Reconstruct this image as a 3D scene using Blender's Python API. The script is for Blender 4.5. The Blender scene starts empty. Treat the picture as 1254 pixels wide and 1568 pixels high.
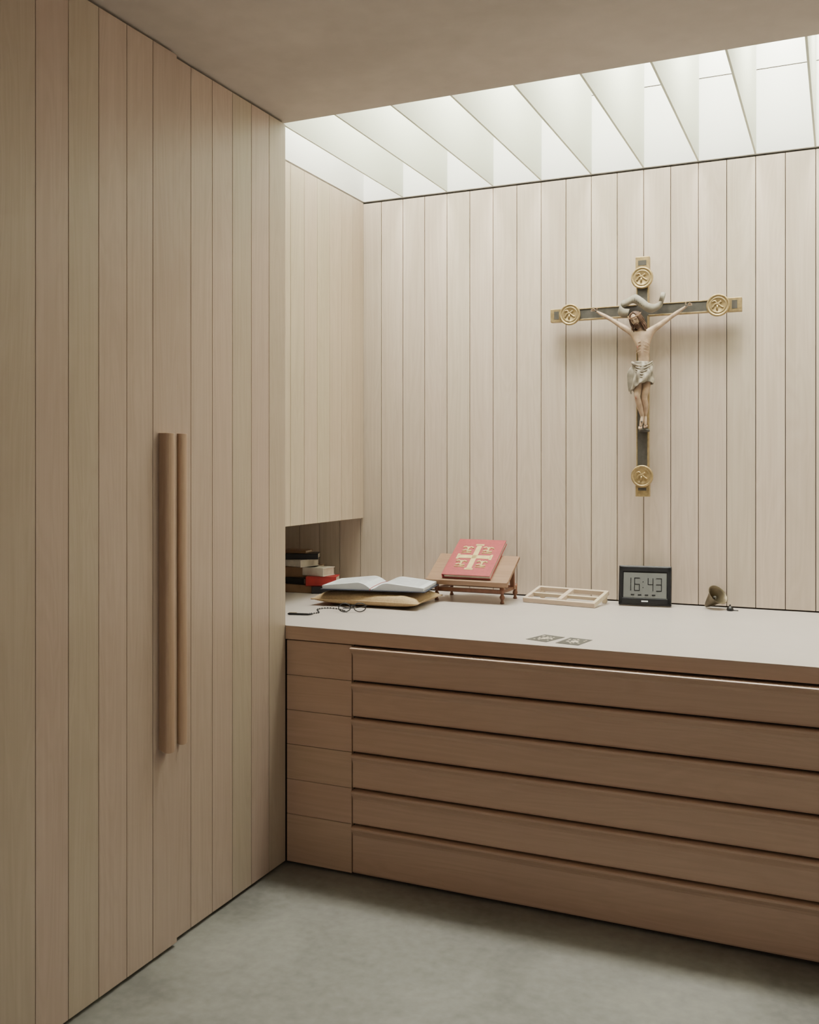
import bpy, bmesh, math, random
from mathutils import Vector, Matrix, noise
random.seed(7)
sc = bpy.context.scene
COL = sc.collection

# ------------------------------------------------------------ materials
def new_mat(name):
    m = bpy.data.materials.new(name); m.use_nodes = True
    nt = m.node_tree
    return m, nt, nt.nodes["Principled BSDF"]

def simple(name, col, rough=0.5, metal=0.0, nscale=30, namt=0.12, bump=0.0):
    m, nt, b = new_mat(name)
    tc = nt.nodes.new("ShaderNodeTexCoord")
    n = nt.nodes.new("ShaderNodeTexNoise"); n.inputs["Scale"].default_value = nscale
    n.inputs["Detail"].default_value = 4
    nt.links.new(tc.outputs["Object"], n.inputs["Vector"])
    r = nt.nodes.new("ShaderNodeValToRGB")
    r.color_ramp.elements[0].position = 0.3; r.color_ramp.elements[1].position = 0.7
    r.color_ramp.elements[0].color = tuple(c*(1-namt) for c in col)+(1,)
    r.color_ramp.elements[1].color = tuple(min(1, c*(1+namt)) for c in col)+(1,)
    nt.links.new(n.outputs["Fac"], r.inputs["Fac"])
    nt.links.new(r.outputs["Color"], b.inputs["Base Color"])
    b.inputs["Roughness"].default_value = rough
    b.inputs["Metallic"].default_value = metal
    if bump > 0:
        bp = nt.nodes.new("ShaderNodeBump"); bp.inputs["Strength"].default_value = bump
        bp.inputs["Distance"].default_value = 0.002
        nt.links.new(n.outputs["Fac"], bp.inputs["Height"]); nt.links.new(bp.outputs["Normal"], b.inputs["Normal"])
    return m

def wood(name, col, axis="Z", rough=0.5, var=0.08, grain=0.10, huevar=0.012, tint=None):
    m, nt, b = new_mat(name)
    N = nt.nodes.new; L = nt.links.new
    tc = N("ShaderNodeTexCoord"); geo = N("ShaderNodeNewGeometry")
    mul = N("ShaderNodeVectorMath"); mul.operation = "MULTIPLY"
    comb = N("ShaderNodeCombineXYZ")
    for i in range(3): L(geo.outputs["Random Per Island"], comb.inputs[i])
    L(comb.outputs[0], mul.inputs[0]); mul.inputs[1].default_value = (13.7, 29.3, 41.1)
    add = N("ShaderNodeVectorMath"); add.operation = "ADD"
    L(tc.outputs["Object"], add.inputs[0]); L(mul.outputs[0], add.inputs[1])
    def nz(sc_long, sc_cross, detail, dist=0.0):
        mp = N("ShaderNodeMapping")
        s = [sc_cross]*3; s["XYZ".index(axis)] = sc_long
        mp.inputs["Scale"].default_value = s
        L(add.outputs[0], mp.inputs["Vector"])
        n = N("ShaderNodeTexNoise"); n.inputs["Scale"].default_value = 1
        n.inputs["Detail"].default_value = detail; n.inputs["Distortion"].default_value = dist
        L(mp.outputs[0], n.inputs["Vector"]); return n
    n1 = nz(1.5, 90, 5); n2 = nz(0.9, 9, 2, 1.2)
    mth = N("ShaderNodeMath"); mth.operation = "MULTIPLY"; mth.inputs[1].default_value = 9
    L(n2.outputs["Fac"], mth.inputs[0])
    fr = N("ShaderNodeMath"); fr.operation = "PINGPONG"; fr.inputs[1].default_value = 0.5
    L(mth.outputs[0], fr.inputs[0])
    mx = N("ShaderNodeMath"); mx.operation = "MULTIPLY_ADD"; mx.inputs[1].default_value = 0.55
    L(fr.outputs[0], mx.inputs[0]); L(n1.outputs["Fac"], mx.inputs[2])
    r = N("ShaderNodeValToRGB")
    r.color_ramp.elements[0].position = 0.35; r.color_ramp.elements[1].position = 0.95
    r.color_ramp.elements[0].color = (col[0]*(1+grain*.6), col[1]*(1+grain*.6), col[2]*(1+grain*.6), 1)
    r.color_ramp.elements[1].color = (col[0]*(1-grain*.8), col[1]*(1-grain), col[2]*(1-grain*1.3), 1)
    L(mx.outputs[0], r.inputs["Fac"])
    hsv = N("ShaderNodeHueSaturation")
    mr = N("ShaderNodeMapRange"); mr.inputs[3].default_value = 1-var; mr.inputs[4].default_value = 1+var
    L(geo.outputs["Random Per Island"], mr.inputs[0]); L(mr.outputs[0], hsv.inputs["Value"])
    m7 = N("ShaderNodeMath"); m7.operation = "MULTIPLY"; m7.inputs[1].default_value = 7.31
    m8 = N("ShaderNodeMath"); m8.operation = "FRACT"
    L(geo.outputs["Random Per Island"], m7.inputs[0]); L(m7.outputs[0], m8.inputs[0])
    mh = N("ShaderNodeMapRange"); mh.inputs[3].default_value = .5-huevar; mh.inputs[4].default_value = .5+huevar
    L(m8.outputs[0], mh.inputs[0]); L(mh.outputs[0], hsv.inputs["Hue"])
    L(r.outputs["Color"], hsv.inputs["Color"]); L(hsv.outputs[0], b.inputs["Base Color"])
    b.inputs["Roughness"].default_value = rough
    bp = N("ShaderNodeBump"); bp.inputs["Strength"].default_value = 0.08; bp.inputs["Distance"].default_value = 0.001
    L(n1.outputs["Fac"], bp.inputs["Height"]); L(bp.outputs["Normal"], b.inputs["Normal"])
    return m

def plaster(name, col, amt=0.07, rough=0.9, s1=1.3, s2=14, bump=0.15):
    m, nt, b = new_mat(name)
    N = nt.nodes.new; L = nt.links.new
    tc = N("ShaderNodeTexCoord")
    a = N("ShaderNodeTexNoise"); a.inputs["Scale"].default_value = s1; a.inputs["Detail"].default_value = 8; a.inputs["Distortion"].default_value = .6
    c = N("ShaderNodeTexNoise"); c.inputs["Scale"].default_value = s2; c.inputs["Detail"].default_value = 6
    L(tc.outputs["Object"], a.inputs["Vector"]); L(tc.outputs["Object"], c.inputs["Vector"])
    ad = N("ShaderNodeMath"); ad.operation = "MULTIPLY_ADD"; ad.inputs[1].default_value = .4
    L(c.outputs["Fac"], ad.inputs[0]); L(a.outputs["Fac"], ad.inputs[2])
    r = N("ShaderNodeValToRGB")
    r.color_ramp.elements[0].position = .5; r.color_ramp.elements[1].position = .9
    r.color_ramp.elements[0].color = tuple(x*(1-amt) for x in col)+(1,)
    r.color_ramp.elements[1].color = tuple(x*(1+amt) for x in col)+(1,)
    L(ad.outputs[0], r.inputs["Fac"]); L(r.outputs["Color"], b.inputs["Base Color"])
    b.inputs["Roughness"].default_value = rough
    bp = N("ShaderNodeBump"); bp.inputs["Strength"].default_value = bump; bp.inputs["Distance"].default_value = .004
    L(ad.outputs[0], bp.inputs["Height"]); L(bp.outputs["Normal"], b.inputs["Normal"])
    return m

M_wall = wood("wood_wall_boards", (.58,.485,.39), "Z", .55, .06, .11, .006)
M_ward = wood("wood_wardrobe_shaded", (.51,.41,.325), "Z", .42, .07, .10, .014)  # same ash as the wall; its shade is put in as darker, warmer tint
M_upper = wood("wood_upper_cabinet", (.59,.49,.37), "Z", .5, .05, .10, .01)
M_draw = wood("wood_drawers", (.58,.41,.295), "X", .38, .03, .09, .004)
M_handle = wood("wood_handle", (.46,.32,.22), "Z", .4, .02, .08, .003)
M_top = simple("countertop_surface", (.51,.46,.425), .35, 0, 6, .03)
M_ceil = plaster("ceiling_plaster", (.56,.50,.445), .10)
M_floor = plaster("floor_concrete", (.225,.222,.198), .28, .5, 1.8, 30, .15)
M_dark = simple("shadow_gap_dark", (.06,.045,.035), .9)
M_white = plaster("white_render", (.90,.90,.86), .015)
M_black = simple("black_plastic", (.012,.012,.013), .35)
M_gold = simple("gilt_brass", (.42,.31,.15), .42, .65, 60, .25, .4)
M_dkbronze = simple("dark_patina", (.085,.078,.066), .5, .2, 40, .25)
M_skin = simple("painted_flesh", (.44,.31,.21), .5, 0, 40, .22)
M_hair = simple("painted_hair", (.10,.05,.028), .6, 0, 80, .3)
M_blood = simple("painted_red", (.25,.05,.035), .5)
M_cloth = simple("painted_loincloth", (.30,.26,.20), .55, 0, 35, .4)
M_ribbon = simple("painted_scroll", (.30,.27,.21), .55, 0, 40, .25)
M_stand = wood("wood_bookstand", (.29,.18,.105), "X", .4, .05, .2, .005)
M_standleg = wood("wood_bookstand_leg", (.20,.085,.045), "Z", .35, .05, .2, .005)
M_red = simple("red_leather", (.36,.055,.06), .5, 0, 60, .1, .2)
M_yel = simple("gold_foil", (.66,.51,.22), .45, .1, 40, .1)
M_paper = simple("paper", (.62,.65,.67), .8, 0, 20, .04)
M_bluec = simple("navy_cover", (.03,.035,.06), .5)
M_cush = simple("ochre_cloth", (.48,.34,.18), .85, 0, 150, .12, .5)
M_pine = wood("wood_pale_frame", (.62,.51,.37), "X", .5, .05, .10)
M_lcd = simple("lcd_grey", (.15,.155,.145), .3, 0, 5, .03)
M_horn = simple("aged_brass", (.14,.11,.065), .45, .55, 30, .3)
M_cardd = simple("card_print", (.07,.07,.06), .5)
M_cream = simple("cream_paper", (.60,.53,.43), .8)
M_brownb = simple("brown_book_cloth", (.28,.17,.10), .7)
m, nt, b = new_mat("fin_translucent_white")
b.inputs["Base Color"].default_value = (.76,.78,.68,1); b.inputs["Roughness"].default_value = .8
tr = nt.nodes.new("ShaderNodeBsdfTranslucent"); tr.inputs[0].default_value = (.78,.80,.69,1)
mix = nt.nodes.new("ShaderNodeMixShader"); mix.inputs[0].default_value = .2
nt.links.new(b.outputs[0], mix.inputs[1]); nt.links.new(tr.outputs[0], mix.inputs[2])
nt.links.new(mix.outputs[0], nt.nodes["Material Output"].inputs[0]); M_fin = m

# ------------------------------------------------------------ helpers
def group(name, loc=(0,0,0), rot=(0,0,0)):
    e = bpy.data.objects.new(name, None); e.location = loc; e.rotation_euler = rot
    e.empty_display_size = .1; COL.objects.link(e); return e

def add_mesh(name, verts, faces, mat, parent=None, smooth=False, loc=(0,0,0), rot=(0,0,0), bevel=0, subsurf=0):
    me = bpy.data.meshes.new(name); me.from_pydata([tuple(v) for v in verts], [], faces); me.update()
    bm = bmesh.new(); bm.from_mesh(me); bmesh.ops.recalc_face_normals(bm, faces=bm.faces); bm.to_mesh(me); bm.free()
    if smooth:
        for p in me.polygons: p.use_smooth = True
    me.materials.append(mat)
    o = bpy.data.objects.new(name, me); COL.objects.link(o)
    o.location = loc; o.rotation_euler = rot
    if parent: o.parent = parent
    if bevel:
        md = o.modifiers.new("bevel", "BEVEL"); md.width = bevel; md.segments = 2; md.limit_method = 'ANGLE'
    if subsurf:
        md = o.modifiers.new("sub", "SUBSURF"); md.levels = subsurf; md.render_levels = subsurf
    return o

def boxes(name, lst, mat, parent=None, bevel=0, loc=(0,0,0), rot=(0,0,0)):
    V=[];F=[]
    for (x0,x1,y0,y1,z0,z1) in lst:
        k=len(V)
        V += [(x0,y0,z0),(x1,y0,z0),(x1,y1,z0),(x0,y1,z0),(x0,y0,z1),(x1,y0,z1),(x1,y1,z1),(x0,y1,z1)]
        F += [(k,k+3,k+2,k+1),(k+4,k+5,k+6,k+7),(k,k+1,k+5,k+4),(k+1,k+2,k+6,k+5),(k+2,k+3,k+7,k+6),(k+3,k,k+4,k+7)]
    return add_mesh(name,V,F,mat,parent,False,loc,rot,bevel)

def lathe(name, prof, mat, parent=None, n=32, loc=(0,0,0), rot=(0,0,0), smooth=True):
    V=[];F=[]
    for (r,z) in prof:
        for i in range(n):
            a=2*math.pi*i/n; V.append((max(r,1e-5)*math.cos(a), max(r,1e-5)*math.sin(a), z))
    for j in range(len(prof)-1):
        for i in range(n):
            F.append((j*n+i, j*n+(i+1)%n, (j+1)*n+(i+1)%n, (j+1)*n+i))
    return add_mesh(name,V,F,mat,parent,smooth,loc,rot)

def tube_geo(pts, rad, n=8, V=None, F=None, closed=False):
    pts=[Vector(p) for p in pts]
    if not hasattr(rad,'__len__'): rad=[rad]*len(pts)
    k=len(V); m=len(pts); prev=None
    for i,p in enumerate(pts):
        if closed: t=pts[(i+1)%m]-pts[i-1]
        else: t=pts[min(i+1,m-1)]-pts[max(i-1,0)]
        t.normalize()
        if prev is None:
            a=Vector((0,0,1)) if abs(t.z)<.9 else Vector((1,0,0))
            u=t.cross(a).normalized()
        else:
            u=(prev-t*prev.dot(t)).normalized()
        prev=u; w=t.cross(u)
        for j in range(n):
            an=2*math.pi*j/n
            V.append(p+u*math.cos(an)*rad[i]+w*math.sin(an)*rad[i])
    for i in range(m if closed else m-1):
        for j in range(n):
            a=k+i*n; b2=k+((i+1)%m)*n
            F.append((a+j,a+(j+1)%n,b2+(j+1)%n,b2+j))
    if not closed:
        F.append(tuple(k+j for j in range(n))); F.append(tuple(k+(m-1)*n+j for j in range(n)))
def smooth_pts(pts, sub=4):
    P=[Vector(p) for p in pts]; out=[]
    for i in range(len(P)-1):
        p0=P[max(i-1,0)];p1=P[i];p2=P[i+1];p3=P[min(i+2,len(P)-1)]
        for s in range(sub):
            t=s/sub
            out.append(.5*((2*p1)+(p2-p0)*t+(2*p0-5*p1+4*p2-p3)*t*t+(3*p1-p0-3*p2+p3)*t**3))
    out.append(P[-1]); return out
def tubes(name, lst, mat, parent=None, n=8, closed=False, loc=(0,0,0), rot=(0,0,0)):
    V=[];F=[]
    for pts,rad in lst: tube_geo(pts,rad,n,V,F,closed)
    return add_mesh(name,V,F,mat,parent,True,loc,rot)

# ------------------------------------------------------------ key dimensions (metres)
XW=-1.972; YF=3.24; YB=4.42; XU=-2.229; XL=-2.75; XR=2.2
ZC=2.875; ZK=.924

# ------------------------------------------------------------ room shell
boxes("floor", [(XL,XR,-1.2,YB+.08,-.1,0)], M_floor)
boxes("ceiling", [(XL,XR,-1.2,3.25,ZC,ZC+.12)], M_ceil)
boxes("wall_right", [(XR,XR+.1,-1.2,YB+.08,0,ZC)], M_white)
boxes("wall_left", [(XL-.1,XL,-1.2,YB+.08,0,ZC)], M_white)
wb = group("wall_back", (0,YB,0))
boxes("backing", [(XL,XR,.012,.08,0,2.878)], M_dark, wb)
seam0 = -.103; step=.1192
pl=[]
k=-24
while True:
    x0=seam0+k*step; x1=x0+step; k+=1
    if x1<=XL+.01: continue
    if x0>=XR-.01: break
    pl.append((max(x0,XL)+.0016,min(x1,XR)-.0016,0,.012,.93,2.872))
boxes("boards", pl, M_wall, wb, bevel=.0008)

# ------------------------------------------------------------ skylight with fins
sk = group("skylight", (0,0,2.88))
boxes("shaft_back", [(XU-.1,XR,YB,YB+.08,.004,.362),(XU-.1,XR,YB,YB+.08,.367,.66)], M_white, sk)
boxes("shaft_back_joint", [(XU-.1,XR,YB+.004,YB+.07,.36,.369)], M_dark, sk)
boxes("shaft_front", [(XU-.1,XR,3.15,3.25,.12,.66)], M_white, sk)
boxes("shaft_side_left", [(XU-.1,XU,3.25,YB,.004,.66)], M_white, sk)
boxes("shaft_side_right", [(XR,XR+.1,3.15,YB+.08,.0,.66)], M_white, sk)
boxes("glazing", [(XU-.1,XR+.1,3.15,YB+.08,.66,.68)], M_white, sk)
fins=[]
x=-2.012
while x<XR-.05:
    fins.append((x-.004,x+.004,3.252,YB-.002,.004,.50)); x+=.2385
boxes("fins", fins, M_fin, sk)
ld = bpy.data.lights.new("skylight_daylight","AREA"); ld.shape='RECTANGLE'; ld.size=XR-XU-.06; ld.size_y=.30
ld.energy=365; ld.color=(1.0,.985,.93)
lo = bpy.data.objects.new("skylight_daylight",ld); COL.objects.link(lo)
lo.location=((XR+XU)/2,3.80,.655); lo.parent=sk

# ------------------------------------------------------------ wardrobe (left)
wd = group("wardrobe", (0,0,0))
boxes("carcass", [(XL+.002,-1.99,-1.0,3.236,.0,2.873)], M_dark, wd)
far=[]; e=[2.545,2.64,2.76,2.88,3.0,3.12,3.238]
for a,b2 in zip(e[:-1],e[1:]): far.append((-1.99,XW,a+.0012,b2-.0012,.012,2.864))
near=[]; y=2.545
while y>-.95:
    near.append((-1.99,XW+.017,y-.12+.0012,y-.0012,.012,2.864)); y-=.12
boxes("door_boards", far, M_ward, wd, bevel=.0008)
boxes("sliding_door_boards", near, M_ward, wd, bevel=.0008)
def handle(name,x0,y0,y1,z0,z1,p):
    n=10; V=[];F=[]
    prof=[(x0,y0)]
    yc=(y0+y1)/2; r=(y1-y0)/2
    for i in range(n+1):
        a=math.pi*i/n
        prof.append((x0+p-r*.55+r*.55*math.sin(a), yc-r*math.cos(a)))
    prof.append((x0,y1))
    for z,dz in ((z0,1),(z1,0)):
        for (px,py) in prof:
            V.append((px,py,z+ (-.012*(px-x0)/p if dz else 0)))
    m2=len(prof)
    for i in range(m2): F.append((i,(i+1)%m2,m2+(i+1)%m2,m2+i))
    F.append(tuple(range(m2))); F.append(tuple(range(m2,2*m2)))
    add_mesh(name,V,F,M_handle,wd,bevel=.001)
handle("handle_left",XW+.017,2.452,2.498,.655,1.646,.036)
handle("handle_right",XW,2.547,2.588,.655,1.647,.032)

# ------------------------------------------------------------ upper cabinet over niche
uc = group("wall_cabinet", (XU,0,0))
boxes("carcass", [(XL-XU+.002,-.018,3.245,YB-.002,1.276,2.872)], M_upper, uc)
ub=[]; y=YB-.002
while y>3.25:
    y0=max(y-.1192,3.245)
    ub.append((-.014,0,y0+.0015,y-.0015,1.274,2.876)); y-=.1192
boxes("cabinet_dark", [(-.0175,-.0135,3.25,YB-.004,1.28,2.87)], M_dark, uc)
boxes("door_boards", ub, M_upper, uc, bevel=.0008)

# ------------------------------------------------------------ drawer cabinet
dc = group("drawer_cabinet", (0,YF,0))
boxes("carcass", [(XL+.002,XR-.002,.022,YB-YF-.001,.0,.87)], M_dark, dc)
zs=[.868,.733,.598,.465,.330,.195,.010]
lp=[(-1.968,-1.686,0.002,.022,zs[i+1]+.001,zs[i]-.001) for i in range(6)]
boxes("end_panels", lp, M_draw, dc, bevel=.0006)
def drawer(x0,x1,zt,zb,name,k=1.0):
    prof=[(.022,zb+.004),(.003,zb+.004),(.001,zb+.010),(.000,zt-.040),(-.004*k,zt-.030),(-.013*k,zt-.020),(-.017*k,zt-.014),(-.0175*k,zt-.008),(-.015*k,zt-.0055),(-.008,zt-.005),(.022,zt-.005)]
    V=[];F=[];n=len(prof)
    for x in (x0,x1):
        for (y,z) in prof: V.append((x,y,z))
    for i in range(n): F.append((i,(i+1)%n,n+(i+1)%n,n+i))
    F.append(tuple(range(n))); F.append(tuple(range(n,2*n)))
    add_mesh(name,V,F,M_draw,dc)
for i in range(6):
    drawer(-1.680,1.10,zs[i],zs[i+1],"drawer_front_%d"%i,1.5 if i==0 else 1.0)
    drawer(1.106,XR-.01,zs[i],zs[i+1],"drawer_front_r%d"%i,1.5 if i==0 else 1.0)
boxes("counter_edge", [(-1.970,XR-.002,-.006,.03,.872,ZK-.001)], M_draw, dc, bevel=.001)
boxes("countertop", [(XL+.002,XR-.002,.03,YB-YF-.001,.872,ZK-.002),(XL+.002,XR-.002,.0,YB-YF-.001,ZK-.002,ZK),(-1.970,XR-.002,-.006,.0,ZK-.001,ZK)], M_top, dc)

# ------------------------------------------------------------ crucifix
CX,CZ=-.809,2.229
cr = group("crucifix",(CX,YB-.018,CZ))
w=.0265; yf=-.062; yb=-.030
boxes("beams", [(-.40,.40,yf+.002,yb,-w+.003,w-.003),(-w+.003,w-.003,yf+.001,yb,-.81,.22)], M_dkbronze, cr, bevel=.001)
t=.005
boxes("gilt_edging", [(-.40,-w,yf-.001,yb-.001,w-t,w),(w,.40,yf-.001,yb-.001,w-t,w),(-.40,-w,yf-.001,yb-.001,-w,-w+t),(w,.40,yf-.001,yb-.001,-w,-w+t),
  (-w,-w+t,yf-.001,yb-.001,-.80,-w),(w-t,w,yf-.001,yb-.001,-.80,-w),(-w,-w+t,yf-.001,yb-.001,w,.215),(w-t,w,yf-.001,yb-.001,w,.215)], M_gold, cr, bevel=.0008)
ec=[];ins=[]
for sx in (-1,1):
    a,b2=sorted((sx*.352,sx*.418)); ec.append((a,b2,yf-.003,yb-.002,-.030,.030))
    a,b2=sorted((sx*.378,sx*.400)); ins.append((a,b2,yf-.004,yf-.002,-.018,.018))
ec.append((-.030,.030,yf-.003,yb-.002,.17,.237)); ins.append((-.018,.018,yf-.004,yf-.002,.198,.220))
ec.append((-.030,.030,yf-.003,yb-.002,-.825,-.76)); ins.append((-.018,.018,yf-.004,yf-.002,-.798,-.786))
boxes("gilt_ends", ec, M_gold, cr, bevel=.002)
boxes("dark_insets", ins, M_dkbronze, cr)
boxes("wall_mounts", [(-.012,.012,yb-.001,.018,.10,.13),(-.012,.012,yb-.001,.018,-.7,-.67)], M_dkbronze, cr)
for i,(mx_,mz) in enumerate([(0,.142),(-.325,0),(.322,0),(0,-.734)]):
    lathe("medallion_%d"%i,[(0,-.006),(.046,-.006),(.049,-.001),(.048,.004),(.044,.0065),(.041,.005),(.039,.003),(.034,.003),(.033,.0045),(.031,.003),(0,.003)],M_gold,cr,36,(mx_,yf-.007,mz),(math.radians(90),0,0))
    rel=[]
    rel.append((smooth_pts([(-.022,-.004,-.012),(-.012,-.004,.004),(0,-.004,.006),(.014,-.004,.016)]),.0045))
    rel.append((smooth_pts([(-.004,-.004,.004),(-.012,-.004,.018),(-.024,-.004,.014)]),.004))
    rel.append((smooth_pts([(.002,-.004,.004),(.012,-.004,-.006),(.022,-.004,-.012)]),.0045))
    rel.append(([( -.002,-.004,.0),(-.004,-.004,-.02)],.0045))
    tubes("medallion_relief_%d"%i,rel,M_gold,cr,6,False,(mx_,yf-.0065,mz))
pth=smooth_pts([(-.060,-.006,-.012),(-.082,-.020,-.010),(-.098,-.022,.008),(-.094,-.010,.026),(-.074,-.008,.032),(-.052,-.014,.042),(-.028,-.022,.048),(.0,-.024,.030),(.026,-.022,.008),(.050,-.014,.002),(.074,-.010,.012),(.094,-.016,.026),(.100,-.028,.044),(.082,-.028,.050)],6)
V=[];F=[]
for i,p in enumerate(pth):
    for s in (-1,1):
        V.append((p.x+.006*s, yf-.004+p.y-.002*s, p.z+.019*s))
for i in range(len(pth)-1): F.append((2*i,2*i+2,2*i+3,2*i+1))
o=add_mesh("inri_scroll",V,F,M_ribbon,cr,True); sd=o.modifiers.new("s","SOLIDIFY"); sd.thickness=.003
def letter(strokes,ox,oz,s=.014):
    return [([(ox+a*s, yf-.0295, oz+b2*s-a*s*.8) for a,b2 in st],.0012) for st in strokes]
Ls=[]
Ls+=letter([[(0,0),(0,1)]],-.028,.038); Ls+=letter([[(0,0),(0,1)],[(0,1),(.6,0)],[(.6,0),(.6,1)]],-.019,.032)
Ls+=letter([[(0,0),(0,1)],[(0,1),(.5,.8)],[(.5,.8),(0,.5)],[(0,.5),(.6,0)]],-.004,.021); Ls+=letter([[(0,0),(0,1)]],.012,.009)
tubes("inri_letters",Ls,M_dkbronze,cr,5)

def skin_obj(name, vs, es, mat, parent, levels=2):
    me=bpy.data.meshes.new(name); bm=bmesh.new(); ly=bm.verts.layers.skin.verify()
    bv=[]
    for i,(p,r) in enumerate(vs):
        v=bm.verts.new(p); rr=r if hasattr(r,'__len__') else (r,r)
        v[ly].radius=rr; v[ly].use_root=(i==0); bv.append(v)
    for a,b2 in es: bm.edges.new((bv[a],bv[b2]))
    bm.to_mesh(me); bm.free(); me.materials.append(mat)
    o=bpy.data.objects.new(name,me); COL.objects.link(o); o.parent=parent
    md=o.modifiers.new("skin","SKIN"); md.use_smooth_shade=True; md.branch_smoothing=.4
    s=o.modifiers.new("sub","SUBSURF"); s.levels=levels; s.render_levels=levels
    return o
by=-.092
VS=[((.012,by+.002,-.275),(.034,.026)),
    ((.014,by-.006,-.225),(.027,.021)),
    ((.012,by-.010,-.180),(.031,.024)),
    ((.008,by-.008,-.130),(.040,.028)),
    ((.004,by-.004,-.104),(.026,.020)),
    ((-.002,by-.008,-.084),.0120),
    ((-.010,by-.014,-.062),.012),
    ((-.034,by,-.103),.0175),
    ((-.085,by+.006,-.070),.0132),
    ((-.125,by+.010,-.042),.0102),
    ((-.160,by+.012,-.020),.0098),
    ((-.190,by+.014,-.002),.0063),
    ((-.203,by+.014,.006),(.0078,.005)),
    ((.042,by,-.098),.0175),
    ((.088,by+.006,-.068),.0132),
    ((.122,by+.010,-.044),.0102),
    ((.155,by+.012,-.022),.0098),
    ((.182,by+.014,-.004),.0063),
    ((.195,by+.014,.004),(.0078,.005)),
    ((-.004,by-.002,-.300),.022),
    ((-.010,by-.018,-.345),.0195),
    ((-.012,by-.028,-.388),.0145),
    ((-.004,by-.012,-.425),.0145),
    ((.006,by+.000,-.472),.0084),
    ((.004,by-.010,-.495),.0090),
    ((.000,by-.016,-.520),.0060),
    ((.028,by,-.300),.022),
    ((.024,by-.012,-.345),.0195),
    ((.016,by-.018,-.388),.0145),
    ((.020,by-.002,-.425),.0145),
    ((.016,by+.012,-.470),.0084),
    ((.018,by+.002,-.492),.0090),
    ((.020,by-.002,-.514),.0060)]
ES=[(0,1),(1,2),(2,3),(3,4),(4,5),(5,6),(3,7),(7,8),(8,9),(9,10),(10,11),(11,12),(3,13),(13,14),(14,15),(15,16),(16,17),(17,18),
    (0,19),(19,20),(20,21),(21,22),(22,23),(23,24),(24,25),(0,26),(26,27),(27,28),(28,29),(29,30),(30,31),(31,32)]
skin_obj("corpus_body",VS,ES,M_skin,cr)
fl=[]
for sx,(hx,hz) in ((-1,(-.203,.006)),(1,(.195,.004))):
    for j,(a,ln) in enumerate([(62,.017),(44,.020),(28,.0215),(12,.020)]):
        ar=math.radians(a-10); d=Vector((sx*math.cos(ar),0,math.sin(ar)))
        base=Vector((hx,by+.013,hz))+d*.004+Vector((0,0,.001*(j-1.5)))
        fl.append(([base,base+d*ln*.45+Vector((0,-.001,0)),base+d*ln*.75+Vector((0,-.005,-.001)),base+d*ln*.85+Vector((0,-.010,-.003))],[.0026,.0024,.0021,.0014]))
    base=Vector((hx-sx*.004,by+.010,hz+.003)); d=Vector((-sx*.2,-.35,.9)).normalized()
    fl.append(([base,base+d*.007,base+d*.014+Vector((sx*.002,-.002,0))],[.003,.0027,.0017]))
    tubes("nail_%s"%("l" if sx<0 else "r"),[([(hx-sx*.003,by+.05,hz),(hx-sx*.003,by+.000,hz)],[.0018,.0018]),([(hx-sx*.003,by+.002,hz),(hx-sx*.003,by-.001,hz)],[.0038,.0038])],M_dkbronze,cr,8)
tubes("fingers",fl,M_skin,cr,7)
tl=[]
for fx,fz,fy in ((.000,-.520,by-.016),(.020,-.514,by-.002)):
    for j in range(5):
        xx=fx+(j-2)*.0030; tl.append(([(xx,fy+.001,fz+.004),(xx+(j-2)*.0004,fy-.003,fz-.007+abs(j-1)*.001),(xx+(j-2)*.0004,fy-.002,fz-.010+abs(j-1)*.0012)],[.0022,.0021,.0012]))
tubes("toes",tl,M_skin,cr,6)
tubes("foot_nail",[([(.010,by+.05,-.495),(.006,by-.022,-.495)],[.002,.002]),([(.006,by-.019,-.495),(.006,by-.023,-.495)],[.004,.004])],M_dkbronze,cr,8)
lathe("suppedaneum",[(0,-.004),(.020,-.004),(.024,.0),(.02,.010),(0,.010)],M_dkbronze,cr,20,(.010,-.068,-.535))
rb=[]
for s in (-1,1):
    for q in range(4):
        z=-.150-q*.013
        rb.append((smooth_pts([(.010+s*.006,by-.0325,z+.004),(.010+s*.018,by-.029,z),(.010+s*.028,by-.017,z-.006)],3),.0014))
tubes("ribs",rb,M_skin,cr,6)
tubes("blood",[([(-.010,by-.031,-.165),(-.008,by-.033,-.178)],[.002,.0005]),(smooth_pts([(-.014,by-.046,-.386),(-.013,by-.044,-.400)],2),[.002,.002,.0005])],M_blood,cr,6)
hd=group("head",(-.018,by-.024,-.047),(math.radians(26),math.radians(-14),math.radians(-12))); hd.parent=cr
bm=bmesh.new(); bmesh.ops.create_uvsphere(bm,u_segments=40,v_segments=30,radius=1)
def g(v,c,s): return math.exp(-((v-Vector(c)).length_squared)/(s*s))
for v in bm.verts:
    c=v.co.copy()
    x,y,z=c
    if z<0: x*=1-.30*(-z); 
    if z<0 and y>0: y*=1-.3*(-z)
    y-= .30*g(c,(0,-1,-.12),.14)+.16*g(c,(0,-1,.08),.12)
    y+= .14*g(c,(.33,-.93,.12),.17)+.14*g(c,(-.33,-.93,.12),.17)
    y-= .07*g(c,(.3,-.9,.33),.2)+.07*g(c,(-.3,-.9,.33),.2)
    y-= .08*g(c,(.45,-.8,-.15),.2)+.08*g(c,(-.45,-.8,-.15),.2)
    y-= .10*g(c,(0,-.85,-.5),.12); y+=.06*g(c,(0,-.9,-.44),.05)
    y-= .12*g(c,(0,-.6,-.8),.2)
    v.co=Vector((x*.0235,y*.027,z*.033))
me=bpy.data.meshes.new("face"); bm.to_mesh(me); bm.free(); me.materials.append(M_skin)
for p in me.polygons: p.use_smooth=True
fo=bpy.data.objects.new("face",me); COL.objects.link(fo); fo.parent=hd
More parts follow.
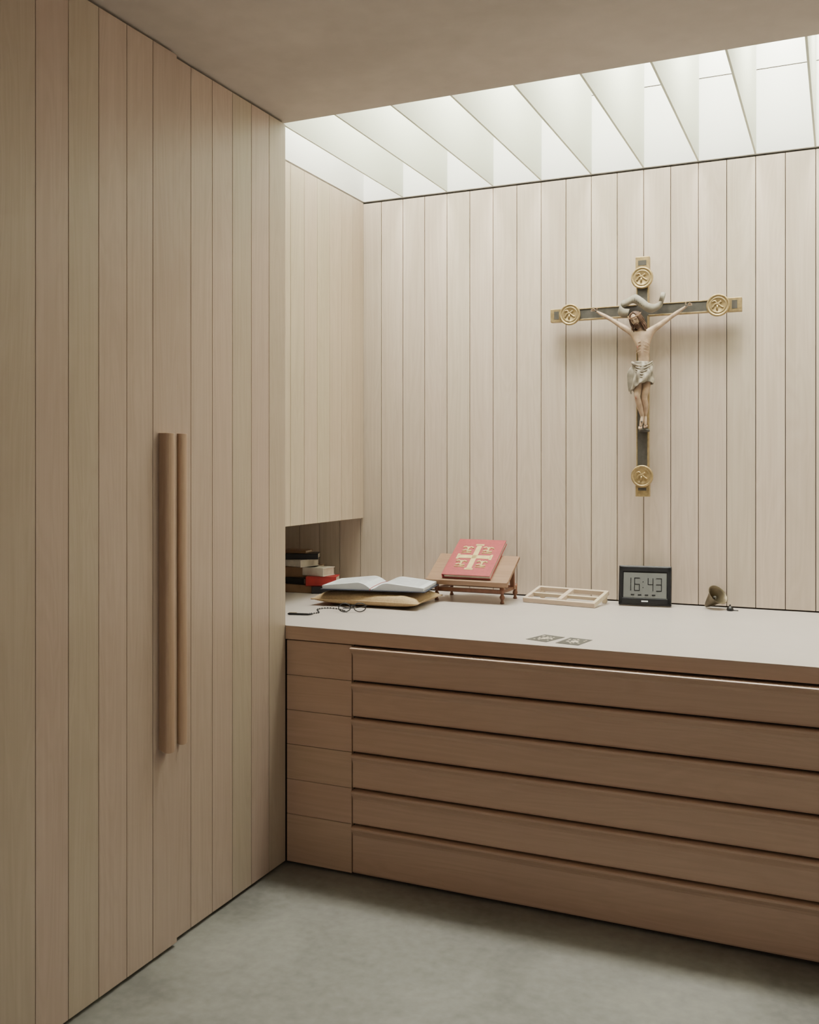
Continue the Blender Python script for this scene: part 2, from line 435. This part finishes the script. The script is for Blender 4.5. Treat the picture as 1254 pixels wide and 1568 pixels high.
tubes("eyes_brows",[(smooth_pts([(s*.004,-.0255,.0035),(s*.008,-.0255,.0028),(s*.012,-.0228,.0035)],3),.0009) for s in (-1,1)]+
      [(smooth_pts([(s*.003,-.0280,.009),(s*.009,-.0275,.0105),(s*.014,-.0235,.0085)],3),.0011) for s in (-1,1)]+
      [(smooth_pts([(s*.0005,-.0285,-.0115),(s*.006,-.028,-.0135),(s*.010,-.024,-.020)],3),.0018) for s in (-1,1)],M_hair,hd,6)
tubes("lips",[(smooth_pts([(-.005,-.0270,-.0162),(0,-.0285,-.0158),(.005,-.0270,-.0162)],3),.0012)],M_blood,hd,6)
for s in (-1,1):
    tubes("ear_%s"%("l" if s<0 else "r"),[(smooth_pts([(s*.0235,.0,-.006),(s*.026,.002,.0),(s*.0265,.004,.006),(s*.024,.001,.009)],3),.0022)],M_skin,hd,6)
hs=[]
for i in range(34):
    a=math.radians(-40+260*i/33)
    x0=math.cos(a)*.024; y0=math.sin(a)*.027
    wob=.0025*math.sin(i*2.3)
    s=1 if x0>0 else -1
    hs.append((smooth_pts([(s*.002,-.004+y0*.2,.0345),(x0*.75,y0*.75,.027),(x0*1.1,y0*1.12,.006),(x0*1.15+wob,y0*1.05+.003,-.016),(x0*1.28-wob,y0*.9+.001,-.036),(x0*1.3+wob,y0*.8-.004,-.056-.004*math.sin(i*1.7))],3),
      [.0030+.0004*math.sin(i)]*12+[.0028,.0024,.0018,.0012]))
tubes("hair",hs,M_hair,hd,6)
bs=[]
for i in range(15):
    a=math.radians(-160+140*i/14); x0=math.cos(a)*.0165; y0=math.sin(a)*.020
    bs.append((smooth_pts([(x0*1.15,y0*1.05,-.017-.004*(1-abs(math.cos(a)))),(x0,y0*1.15,-.027),(x0*.55,y0*1.15-.001,-.037)],3),[.0034]*4+[.0028,.0022,.0012]))
tubes("beard",bs,M_hair,hd,6)
cw=[];th=[]
for kk in range(3):
    ring=[]
    for i in range(28):
        a=2*math.pi*i/28
        ring.append((math.cos(a)*(.0275+.0012*math.sin(5*a+kk*2)),math.sin(a)*(.0305+.0012*math.cos(5*a+kk*2)),.0175+.0022*math.sin(4*a+kk*2.1)))
    cw.append((ring,.0016))
tubes("crown_of_thorns",cw,M_stand,hd,6,True)
for i in range(18):
    a=2*math.pi*i/18; th.append(([(math.cos(a)*.027,math.sin(a)*.030,.0175),(math.cos(a+.15)*.035,math.sin(a+.15)*.038,.0175+.007*math.sin(i*2.6))],[.0012,.0002]))
tubes("thorns",th,M_stand,hd,5)
V=[];F=[];n=64;rows=26
for j in range(rows):
    tz=j/(rows-1); z=-.232-.104*tz
    rx=.036+.010*math.sin(tz*math.pi*.6); ry=.030+.008*math.sin(tz*math.pi*.7)
    for i in range(n):
        a=2*math.pi*i/n
        fold=.0038*math.sin(5*a+9*tz)+.0025*math.sin(11*a-7*tz+1.3)
        zz=z+.016*math.cos(a)*(tz-.2) -.010*tz*math.sin(a*2+1)
        V.append((.012-.004*tz+(rx+fold)*math.cos(a),by-.004+(ry+fold)*math.sin(a)-.012*tz,zz))
for j in range(rows-1):
    for i in range(n): F.append((j*n+i,j*n+(i+1)%n,(j+1)*n+(i+1)%n,(j+1)*n+i))
o=add_mesh("loincloth",V,F,M_cloth,cr,True); sd=o.modifiers.new("s","SOLIDIFY"); sd.thickness=.003
lc=[]
for q in range(7):
    z=-.236-q*.011
    lc.append((smooth_pts([(-.028,by-.010,z-.004+q*.002),(-.010,by-.037,z-.012),(.015,by-.043-q*.001,z-.018-q*.001),(.038,by-.030,z-.008),(.050,by-.006,z+.004)],4),.0034))
tubes("loincloth_drapery",lc,M_cloth,cr,8)
lt=[]
for q in range(6):
    xx=-.036+.0045*(q-2.5)
    lt.append((smooth_pts([(-.026,by-.012,-.244),(xx*1.05,by-.026,-.275),(xx-.004,by-.024,-.320),(xx+.004*math.sin(q*2),by-.022,-.362-.012*math.sin(q*1.3))],4),[.004]*9+[.0042,.004,.0036,.0022]))
tubes("loincloth_tail",lt,M_cloth,cr,8)
tubes("loincloth_knot",[(smooth_pts([(-.034,by-.014,-.236),(-.028,by-.030,-.242),(-.020,by-.024,-.248)],3),.0075)],M_cloth,cr,8)

# ------------------------------------------------------------ cushion
cu=group("cushion",(-1.905,3.915,ZK+.001),(0,0,math.radians(3)))
def cushion_part(a,b_,H,n=40):
    V=[];F=[]
    for side in (1,-1):
        k=len(V)
        for j in range(n+1):
            for i in range(n+1):
                u=-1+2*i/n; v=-1+2*j/n
                pinch=1-.07*(1-abs(v)**2)*(abs(u)**4); pinch2=1-.07*(1-abs(u)**2)*(abs(v)**4)
                h=((1-u**4)*(1-v**4))**.5
                wr=.0045*noise.noise(Vector((u*5,v*5,side*3)))*h
                zc=H*.42
                V.append((a*u*pinch,b_*v*pinch2, zc+side*(h*(H*.58 if side>0 else H*.42))+wr*(side>0)))
        for j in range(n):
            for i in range(n):
                q=k+j*(n+1)+i; F.append((q,q+1,q+n+2,q+n+1))
    return V,F
V,F=cushion_part(.250,.160,.066)
add_mesh("cushion_body",V,F,M_cush,cu,True)
pts=[]
for i in range(80):
    a=2*math.pi*i/80; c,s=math.cos(a),math.sin(a); mx_=max(abs(c),abs(s)); u,v=c/mx_,s/mx_
    pinch=1-.07*(1-abs(v)**2)*(abs(u)**4); pinch2=1-.07*(1-abs(u)**2)*(abs(v)**4)
    pts.append((.251*u*pinch,.161*v*pinch2,.0278))
tubes("piping",[(pts,.0032)],M_cush,cu,8,True)

# ------------------------------------------------------------ open book on the cushion
ob=group("open_book",(-1.890,3.915,ZK+.0722),(0,0,math.radians(10)))
def page_block(s):
    V=[];F=[];n=18; W=.225; D=.135
    prof=[]
    for i in range(n+1):
        t=i/n; x=s*(.004+W*t); z=.006+.036*math.sin(min(1,t*3.2)*math.pi/2)*(1-.66*t)
        prof.append((x,z))
    base=[(s*(.004+W-.002),.004),(s*.004,.004)]
    P=prof+base
    for y in (-D,D):
        for x,z in P: V.append((x,y,z))
    m2=len(P)
    for i in range(m2): F.append((i,(i+1)%m2,m2+(i+1)%m2,m2+i))
    F.append(tuple(range(m2))); F.append(tuple(range(m2,2*m2)))
    return V,F,prof
for s,nm in ((-1,"pages_left"),(1,"pages_right")):
    V,F,prof=page_block(s); add_mesh(nm,V,F,M_paper,ob)
    V=[];F=[]
    for r in range(15):
        y=.110-r*.0155
        for i in range(3,16):
            (x0,z0),(x1,z1)=prof[i],prof[i+1]
            if random.random()<.12: continue
            k=len(V); V+=[(x0,y-.0016,z0+.0006),(x1,y-.0016,z1+.0006),(x1,y+.0016,z1+.0006),(x0,y+.0016,z0+.0006)]; F.append((k,k+1,k+2,k+3))
    add_mesh(nm+"_text",V,F,simple("ink_"+nm,(.42,.42,.42),.8),ob)
boxes("cover",[(-.236,-.008,-.142,.142,0,.004),(.008,.236,-.142,.142,0,.004),(-.010,.010,-.142,.142,0,.003)],M_bluec,ob,bevel=.001)
tubes("ribbon_marker",[(smooth_pts([(0,.13,.012),(.004,0,.02),(-.004,-.13,.014),(-.008,-.150,.004)],4),.0015)],M_red,ob,6)

# ------------------------------------------------------------ book stand + red book
bs_=group("book_stand",(-1.545,4.095,ZK))
ang=math.radians(30)
boxes("board",[(-.195,.195,0,.200,0,.014)],M_stand,bs_,bevel=.002,loc=(0,0,.090),rot=(ang,0,0))
boxes("ledge",[(-.195,.195,-.012,.0,-.004,.022)],M_stand,bs_,bevel=.003,loc=(0,0,.086),rot=(ang,0,0))
boxes("rails",[(-.165,.165,.018,.034,.045,.062),(-.165,.165,.205,.221,.045,.062),(-.165,-.150,.03,.21,.046,.060),(.150,.165,.03,.21,.046,.060)],M_standleg,bs_,bevel=.002)
boxes("rear_posts",[(-.168,-.148,.165,.18,.05,.165),(.148,.168,.165,.18,.05,.165)],M_standleg,bs_,bevel=.002)
lp_=[(0,0),(.008,0),(.010,.004),(.007,.010),(.006,.016),(.011,.024),(.012,.031),(.008,.038),(.006,.043),(.009,.046),(.011,.050),(.011,.082),(0,.082)]
for i,(x,y) in enumerate([(-.158,.026),(.158,.026)]): lathe("leg_%d"%i,lp_,M_standleg,bs_,16,(x,y,0))
lp2=[(0,0),(.008,0),(.010,.004),(.007,.010),(.006,.016),(.011,.024),(.012,.031),(.008,.038),(.009,.046),(.011,.070),(0,.070)]
for i,(x,y) in enumerate([(-.158,.213),(.158,.213)]): lathe("leg_rear_%d"%i,lp2,M_standleg,bs_,16,(x,y,0))
rb_=group("red_book",(-1.548,4.094,ZK+.1065),(ang+.02,0,0))
boxes("pages",[(-.108,.112,.006,.270,.003,.019)],M_cream,rb_)
boxes("cover",[(-.115,.115,0,.276,0,.0035),(-.115,.115,0,.276,.0185,.022),(-.117,-.112,0,.276,0,.022)],M_red,rb_,bevel=.001)
gz=(.0222,.0232)
cr_b=[(-.012,.012,.045,.232,*gz),(-.080,.080,.126,.150,*gz),
      (-.020,.020,.040,.052,*gz),(-.020,.020,.225,.237,*gz),(-.086,-.074,.118,.158,*gz),(.074,.086,.118,.158,*gz)]
boxes("gold_cross",cr_b,M_yel,rb_)
orn=[]
for sx in (-1,1):
    for cy in (.085,.192):
        cx=sx*.050
        orn.append((smooth_pts([(cx-.026,cy+.014,.0225),(cx-.012,cy+.022,.0225),(cx,cy+.008,.0225),(cx+.012,cy+.020,.0225),(cx+.026,cy+.012,.0225)],3),.0042))
        orn.append((smooth_pts([(cx-.022,cy-.012,.0225),(cx-.006,cy-.004,.0225),(cx+.004,cy-.014,.0225),(cx+.022,cy-.010,.0225)],3),.0042))
        orn.append(([(cx,cy+.020,.0225),(cx+.002,cy-.020,.0225)],.005))
        orn.append(([(cx-.024,cy-.024,.0225),(cx+.024,cy-.024,.0225)],.0028))
tubes("gold_ornaments",orn,M_yel,rb_,6)

# ------------------------------------------------------------ wooden frame, back edge propped
wf=group("wooden_frame",(-1.135,4.268,ZK+.0205),(math.radians(12),0,math.radians(-9)))
W=.172;D=.088;b1=.016
boxes("frame_members",[(-W,W,-D,-D+b1,.0,.020),(-W,W,D-b1,D,.0,.020),(-W,-W+b1,-D+b1,D-b1,.0,.020),(W-b1,W,-D+b1,D-b1,.0,.020),
  (-.011,.011,-D+b1,D-b1,.002,.022),(-W+b1,-.011,-.007,.007,.002,.018),(.011,W-b1,-.007,.007,.002,.018)],M_pine,wf,bevel=.0015)
boxes("prop_feet",[(-W+.01,-W+.03,D-.02,D-.006,-.033,.0),(W-.03,W-.01,D-.02,D-.006,-.033,.0)],M_pine,wf)

# ------------------------------------------------------------ digital clock
ck=group("digital_clock",(-.791,4.298,ZK+.0055),(math.radians(-14),0,math.radians(7)))
hw=.113; H=.174
boxes("case",[(-hw,hw,-.004,.018,0,H)],M_black,ck,bevel=.004)
boxes("bezel",[(-hw+.004,-hw+.018,-.008,-.003,.006,H-.006),(hw-.018,hw-.004,-.008,-.003,.006,H-.006),(-hw+.004,hw-.004,-.008,-.003,H-.026,H-.006),(-hw+.004,hw-.004,-.008,-.003,.006,.030)],M_black,ck,bevel=.0015)
boxes("lcd",[(-.092,.092,-.0055,-.003,.032,.142)],M_lcd,ck)
boxes("badge",[(-.014,.014,-.0088,-.007,.014,.020)],M_paper,ck)
seg={'1':'bc','6':'acdefg','4':'bcfg','3':'abcdg'}
sg=[]
def digit(ch,ox,oz,ww=.024,hh=.058,t=.0032):
    y0,y1=-.0066,-.0054
    D_={'a':(0,ww,hh-t,hh),'d':(0,ww,0,t),'g':(0,ww,hh/2-t/2,hh/2+t/2),'b':(ww-t,ww,hh/2+.001,hh-.001),'c':(ww-t,ww,.001,hh/2-.001),'f':(0,t,hh/2+.001,hh-.001),'e':(0,t,.001,hh/2-.001)}
    for s in seg[ch]:
        a,b2,c,d=D_[s]; sg.append((ox+a,ox+b2,y0,y1,oz+c,oz+d))
digit('1',-.083,.062);digit('6',-.046,.062);digit('4',.012,.062);digit('3',.048,.062)
sg+=[(-.010,-.006,-.0066,-.0054,.075,.079),(-.010,-.006,-.0066,-.0054,.100,.104)]
sg+=[(-.06+.03*i,-.045+.03*i,-.0066,-.0054,.042,.047) for i in range(4)]
boxes("digits",sg,M_black,ck)
boxes("support_leg",[(-.045,.045,0,.004,0,.062)],M_black,ck,loc=(0,.020,.078),rot=(math.radians(-152),0,0))

# ------------------------------------------------------------ brass bell on its side
ax=Vector((.60,-.45,.62)).normalized()
bl=group("brass_bell",(-.540,4.375,ZK+.010))
bl.rotation_mode='QUATERNION'; bl.rotation_quaternion=Vector((0,0,1)).rotation_difference(ax)
lathe("bell_shell",[(.0,-.006),(.006,-.005),(.008,.0),(.013,.008),(.021,.03),(.028,.052),(.034,.068),(.040,.078),(.045,.083),(.047,.086),(.045,.086),(.038,.078),(.032,.068),(.025,.052),(.018,.03),(.008,.012),(0,.01)],M_horn,bl,40)
tubes("clapper",[([(0,0,.012),(0,.003,.06)],[.0015,.0015])],M_dkbronze,bl,8)
lathe("clapper_ball",[(0,.054),(.005,.056),(.008,.062),(.005,.068),(0,.070)],M_dkbronze,bl,16)
sn=group("candle_snuffer_cap",(-.437,4.325,ZK))
lathe("cap",[(0,0),(.012,0),(.015,.004),(.013,.012),(.006,.018),(.003,.021),(.004,.025),(0,.028)],M_black,sn,24)
tubes("cap_loop",[([( .012,0,.003),(.022,-.004,.003),(.034,-.002,.003)],.002)],M_black,sn,8)

# ------------------------------------------------------------ cards on counter
def card(nm,x,y,r):
    g_=group(nm,(x,y,ZK+.0003),(0,0,math.radians(r)))
    boxes("card_stock",[(-.043,.043,-.062,.062,0,.0008)],M_cardd,g_)
    q=[]
    for i in range(12):
        for j in range(12):
            d=math.hypot(i-5.5,j-5.5)
            if (i in(0,11) or j in (0,11)): continue
            if random.random()<.16 or d<1.9:
                q.append((-.038+i*.0064,-.038+(i+1)*.0064-.0004,-.05+j*.0084,-.05+(j+1)*.0084-.0004,.0008,.0011))
    boxes("printed_pattern",q,M_cream,g_)
card("printed_card",-.972,3.372,-17)
card("printed_card",-.862,3.352,-10)

# ------------------------------------------------------------ eyeglasses, cord and pen
eg=group("eyeglasses",(-1.885,3.630,ZK+.003),(0,0,math.radians(28)))
def ring(cx,rx,rz,tilt=0):
    return [(cx+rx*math.cos(a),-.002,.018+rz*math.sin(a)) for a in [2*math.pi*i/28 for i in range(28)]]
tubes("rims",[(ring(-.032,.025,.018),.0022),(ring(.032,.025,.018),.0022)],M_black,eg,8,True)
tubes("bridge_and_temples",[(smooth_pts([(-.008,0,.022),(0,-.002,.027),(.008,0,.022)],4),.0018),
   (smooth_pts([(-.057,0,.024),(-.064,.01,.024),(-.050,.05,.016),(-.02,.085,.004),(.01,.10,.002)],4),.0018),
   (smooth_pts([(.057,0,.024),(.062,.01,.024),(.045,.045,.014),(.01,.075,.004),(-.04,.088,.002)],4),.0018)],M_black,eg,8)
cd=group("rosary",(-2.00,3.60,ZK+.003))
tubes("cord",[(smooth_pts([(-.02,-.09,0),(.0,-.055,0),(-.02,-.02,0),(-.05,.03,0),(-.03,.08,0),(.03,.07,0),(.08,.03,0),(.10,.01,0)],6),.0014)],M_black,cd,6)
beads=smooth_pts([(-.02,-.09,0),(.0,-.055,0),(-.02,-.02,0),(-.05,.03,0),(-.03,.08,0),(.03,.07,0),(.08,.03,0)],4)
V=[];F=[]
for p in beads: tube_geo([p+Vector((0,0,-.0028)),p+Vector((0,0,-.0014)),p,p+Vector((0,0,.0028)),p+Vector((0,0,.004))],[.0008,.0026,.0034,.0026,.0008],8,V,F)
add_mesh("beads",V,F,M_black,cd,True)
tubes("cross_pendant",[([(-.02,-.09,0),(-.015,-.118,0)],.0025),([(-.030,-.100,0),(-.006,-.104,0)],.0025)],M_dkbronze,cd,8)
pn=group("pen",(-2.045,3.475,ZK+.005),(0,0,math.radians(15)))
tubes("pen_body",[([(-.055,0,0),(-.05,0,0),(.03,0,0),(.045,0,0),(.055,0,0)],[.002,.0045,.0045,.003,.0008])],M_black,pn,12)
tubes("pen_clip",[([(-.048,0,.0052),(-.015,0,.0055)],.001)],M_gold,pn,6)

# ------------------------------------------------------------ books in the niche
st=group("book_stack",(-2.44,4.15,ZK))
M_scar=simple("scarlet_cloth",(.42,.035,.035),.5)
M_ivory=simple("ivory_cloth",(.75,.70,.62),.6)
def book(nm,cx,cy,cz,w,d,h,rz,cover,rx=0,ry=0):
    g_=group(nm,(cx,cy,cz),(rx,ry,math.radians(rz))); g_.parent=st
    t=.003
    boxes(nm+"_pages",[(-w/2+.003,w/2-.004,-d/2+.004,d/2-.004,t,h-t)],M_cream,g_)
    boxes(nm+"_cover",[(-w/2,w/2,-d/2,d/2,0,t),(-w/2,w/2,-d/2,d/2,h-t,h),(-w/2,-w/2+t,-d/2,d/2,0,h),(-w/2,w/2,-d/2,-d/2+t,0,h)],cover,g_,bevel=.001)
book("psalter",-.03,.02,0,.25,.20,.040,8,M_brownb)
book("hymnal",-.04,.02,.0405,.22,.17,.030,-6,M_black)
book("prayer_book",-.03,.03,.071,.22,.16,.050,12,M_brownb)
book("breviary",-.03,.02,.1215,.17,.13,.034,-14,M_ivory)
book("black_book",-.01,.03,.156,.17,.12,.028,24,M_black)
book("slim_book",-.04,.03,.1845,.13,.10,.014,10,M_stand)
book("dark_missal",.135,.00,0,.13,.12,.034,30,M_black)
book("scarlet_book",.125,.00,.0345,.15,.11,.046,18,M_scar)
book("ivory_book",.095,.005,.081,.13,.10,.040,-6,M_ivory)

# ------------------------------------------------------------ camera
cd_=bpy.data.cameras.new("camera"); cam=bpy.data.objects.new("camera",cd_); COL.objects.link(cam)
cam.location=(0,0,1.55); cam.rotation_euler=(math.radians(90),0,math.radians(24.06))
cd_.sensor_fit='HORIZONTAL'; cd_.sensor_width=36; cd_.lens=36*1485/1254; cd_.shift_y=-74/1254
cd_.clip_start=.05
sc.camera=cam

# ------------------------------------------------------------ world
wd_=bpy.data.worlds.new("world"); sc.world=wd_; wd_.use_nodes=True
bg=wd_.node_tree.nodes["Background"]; bg.inputs[0].default_value=(1.0,.90,.81,1); bg.inputs[1].default_value=.42
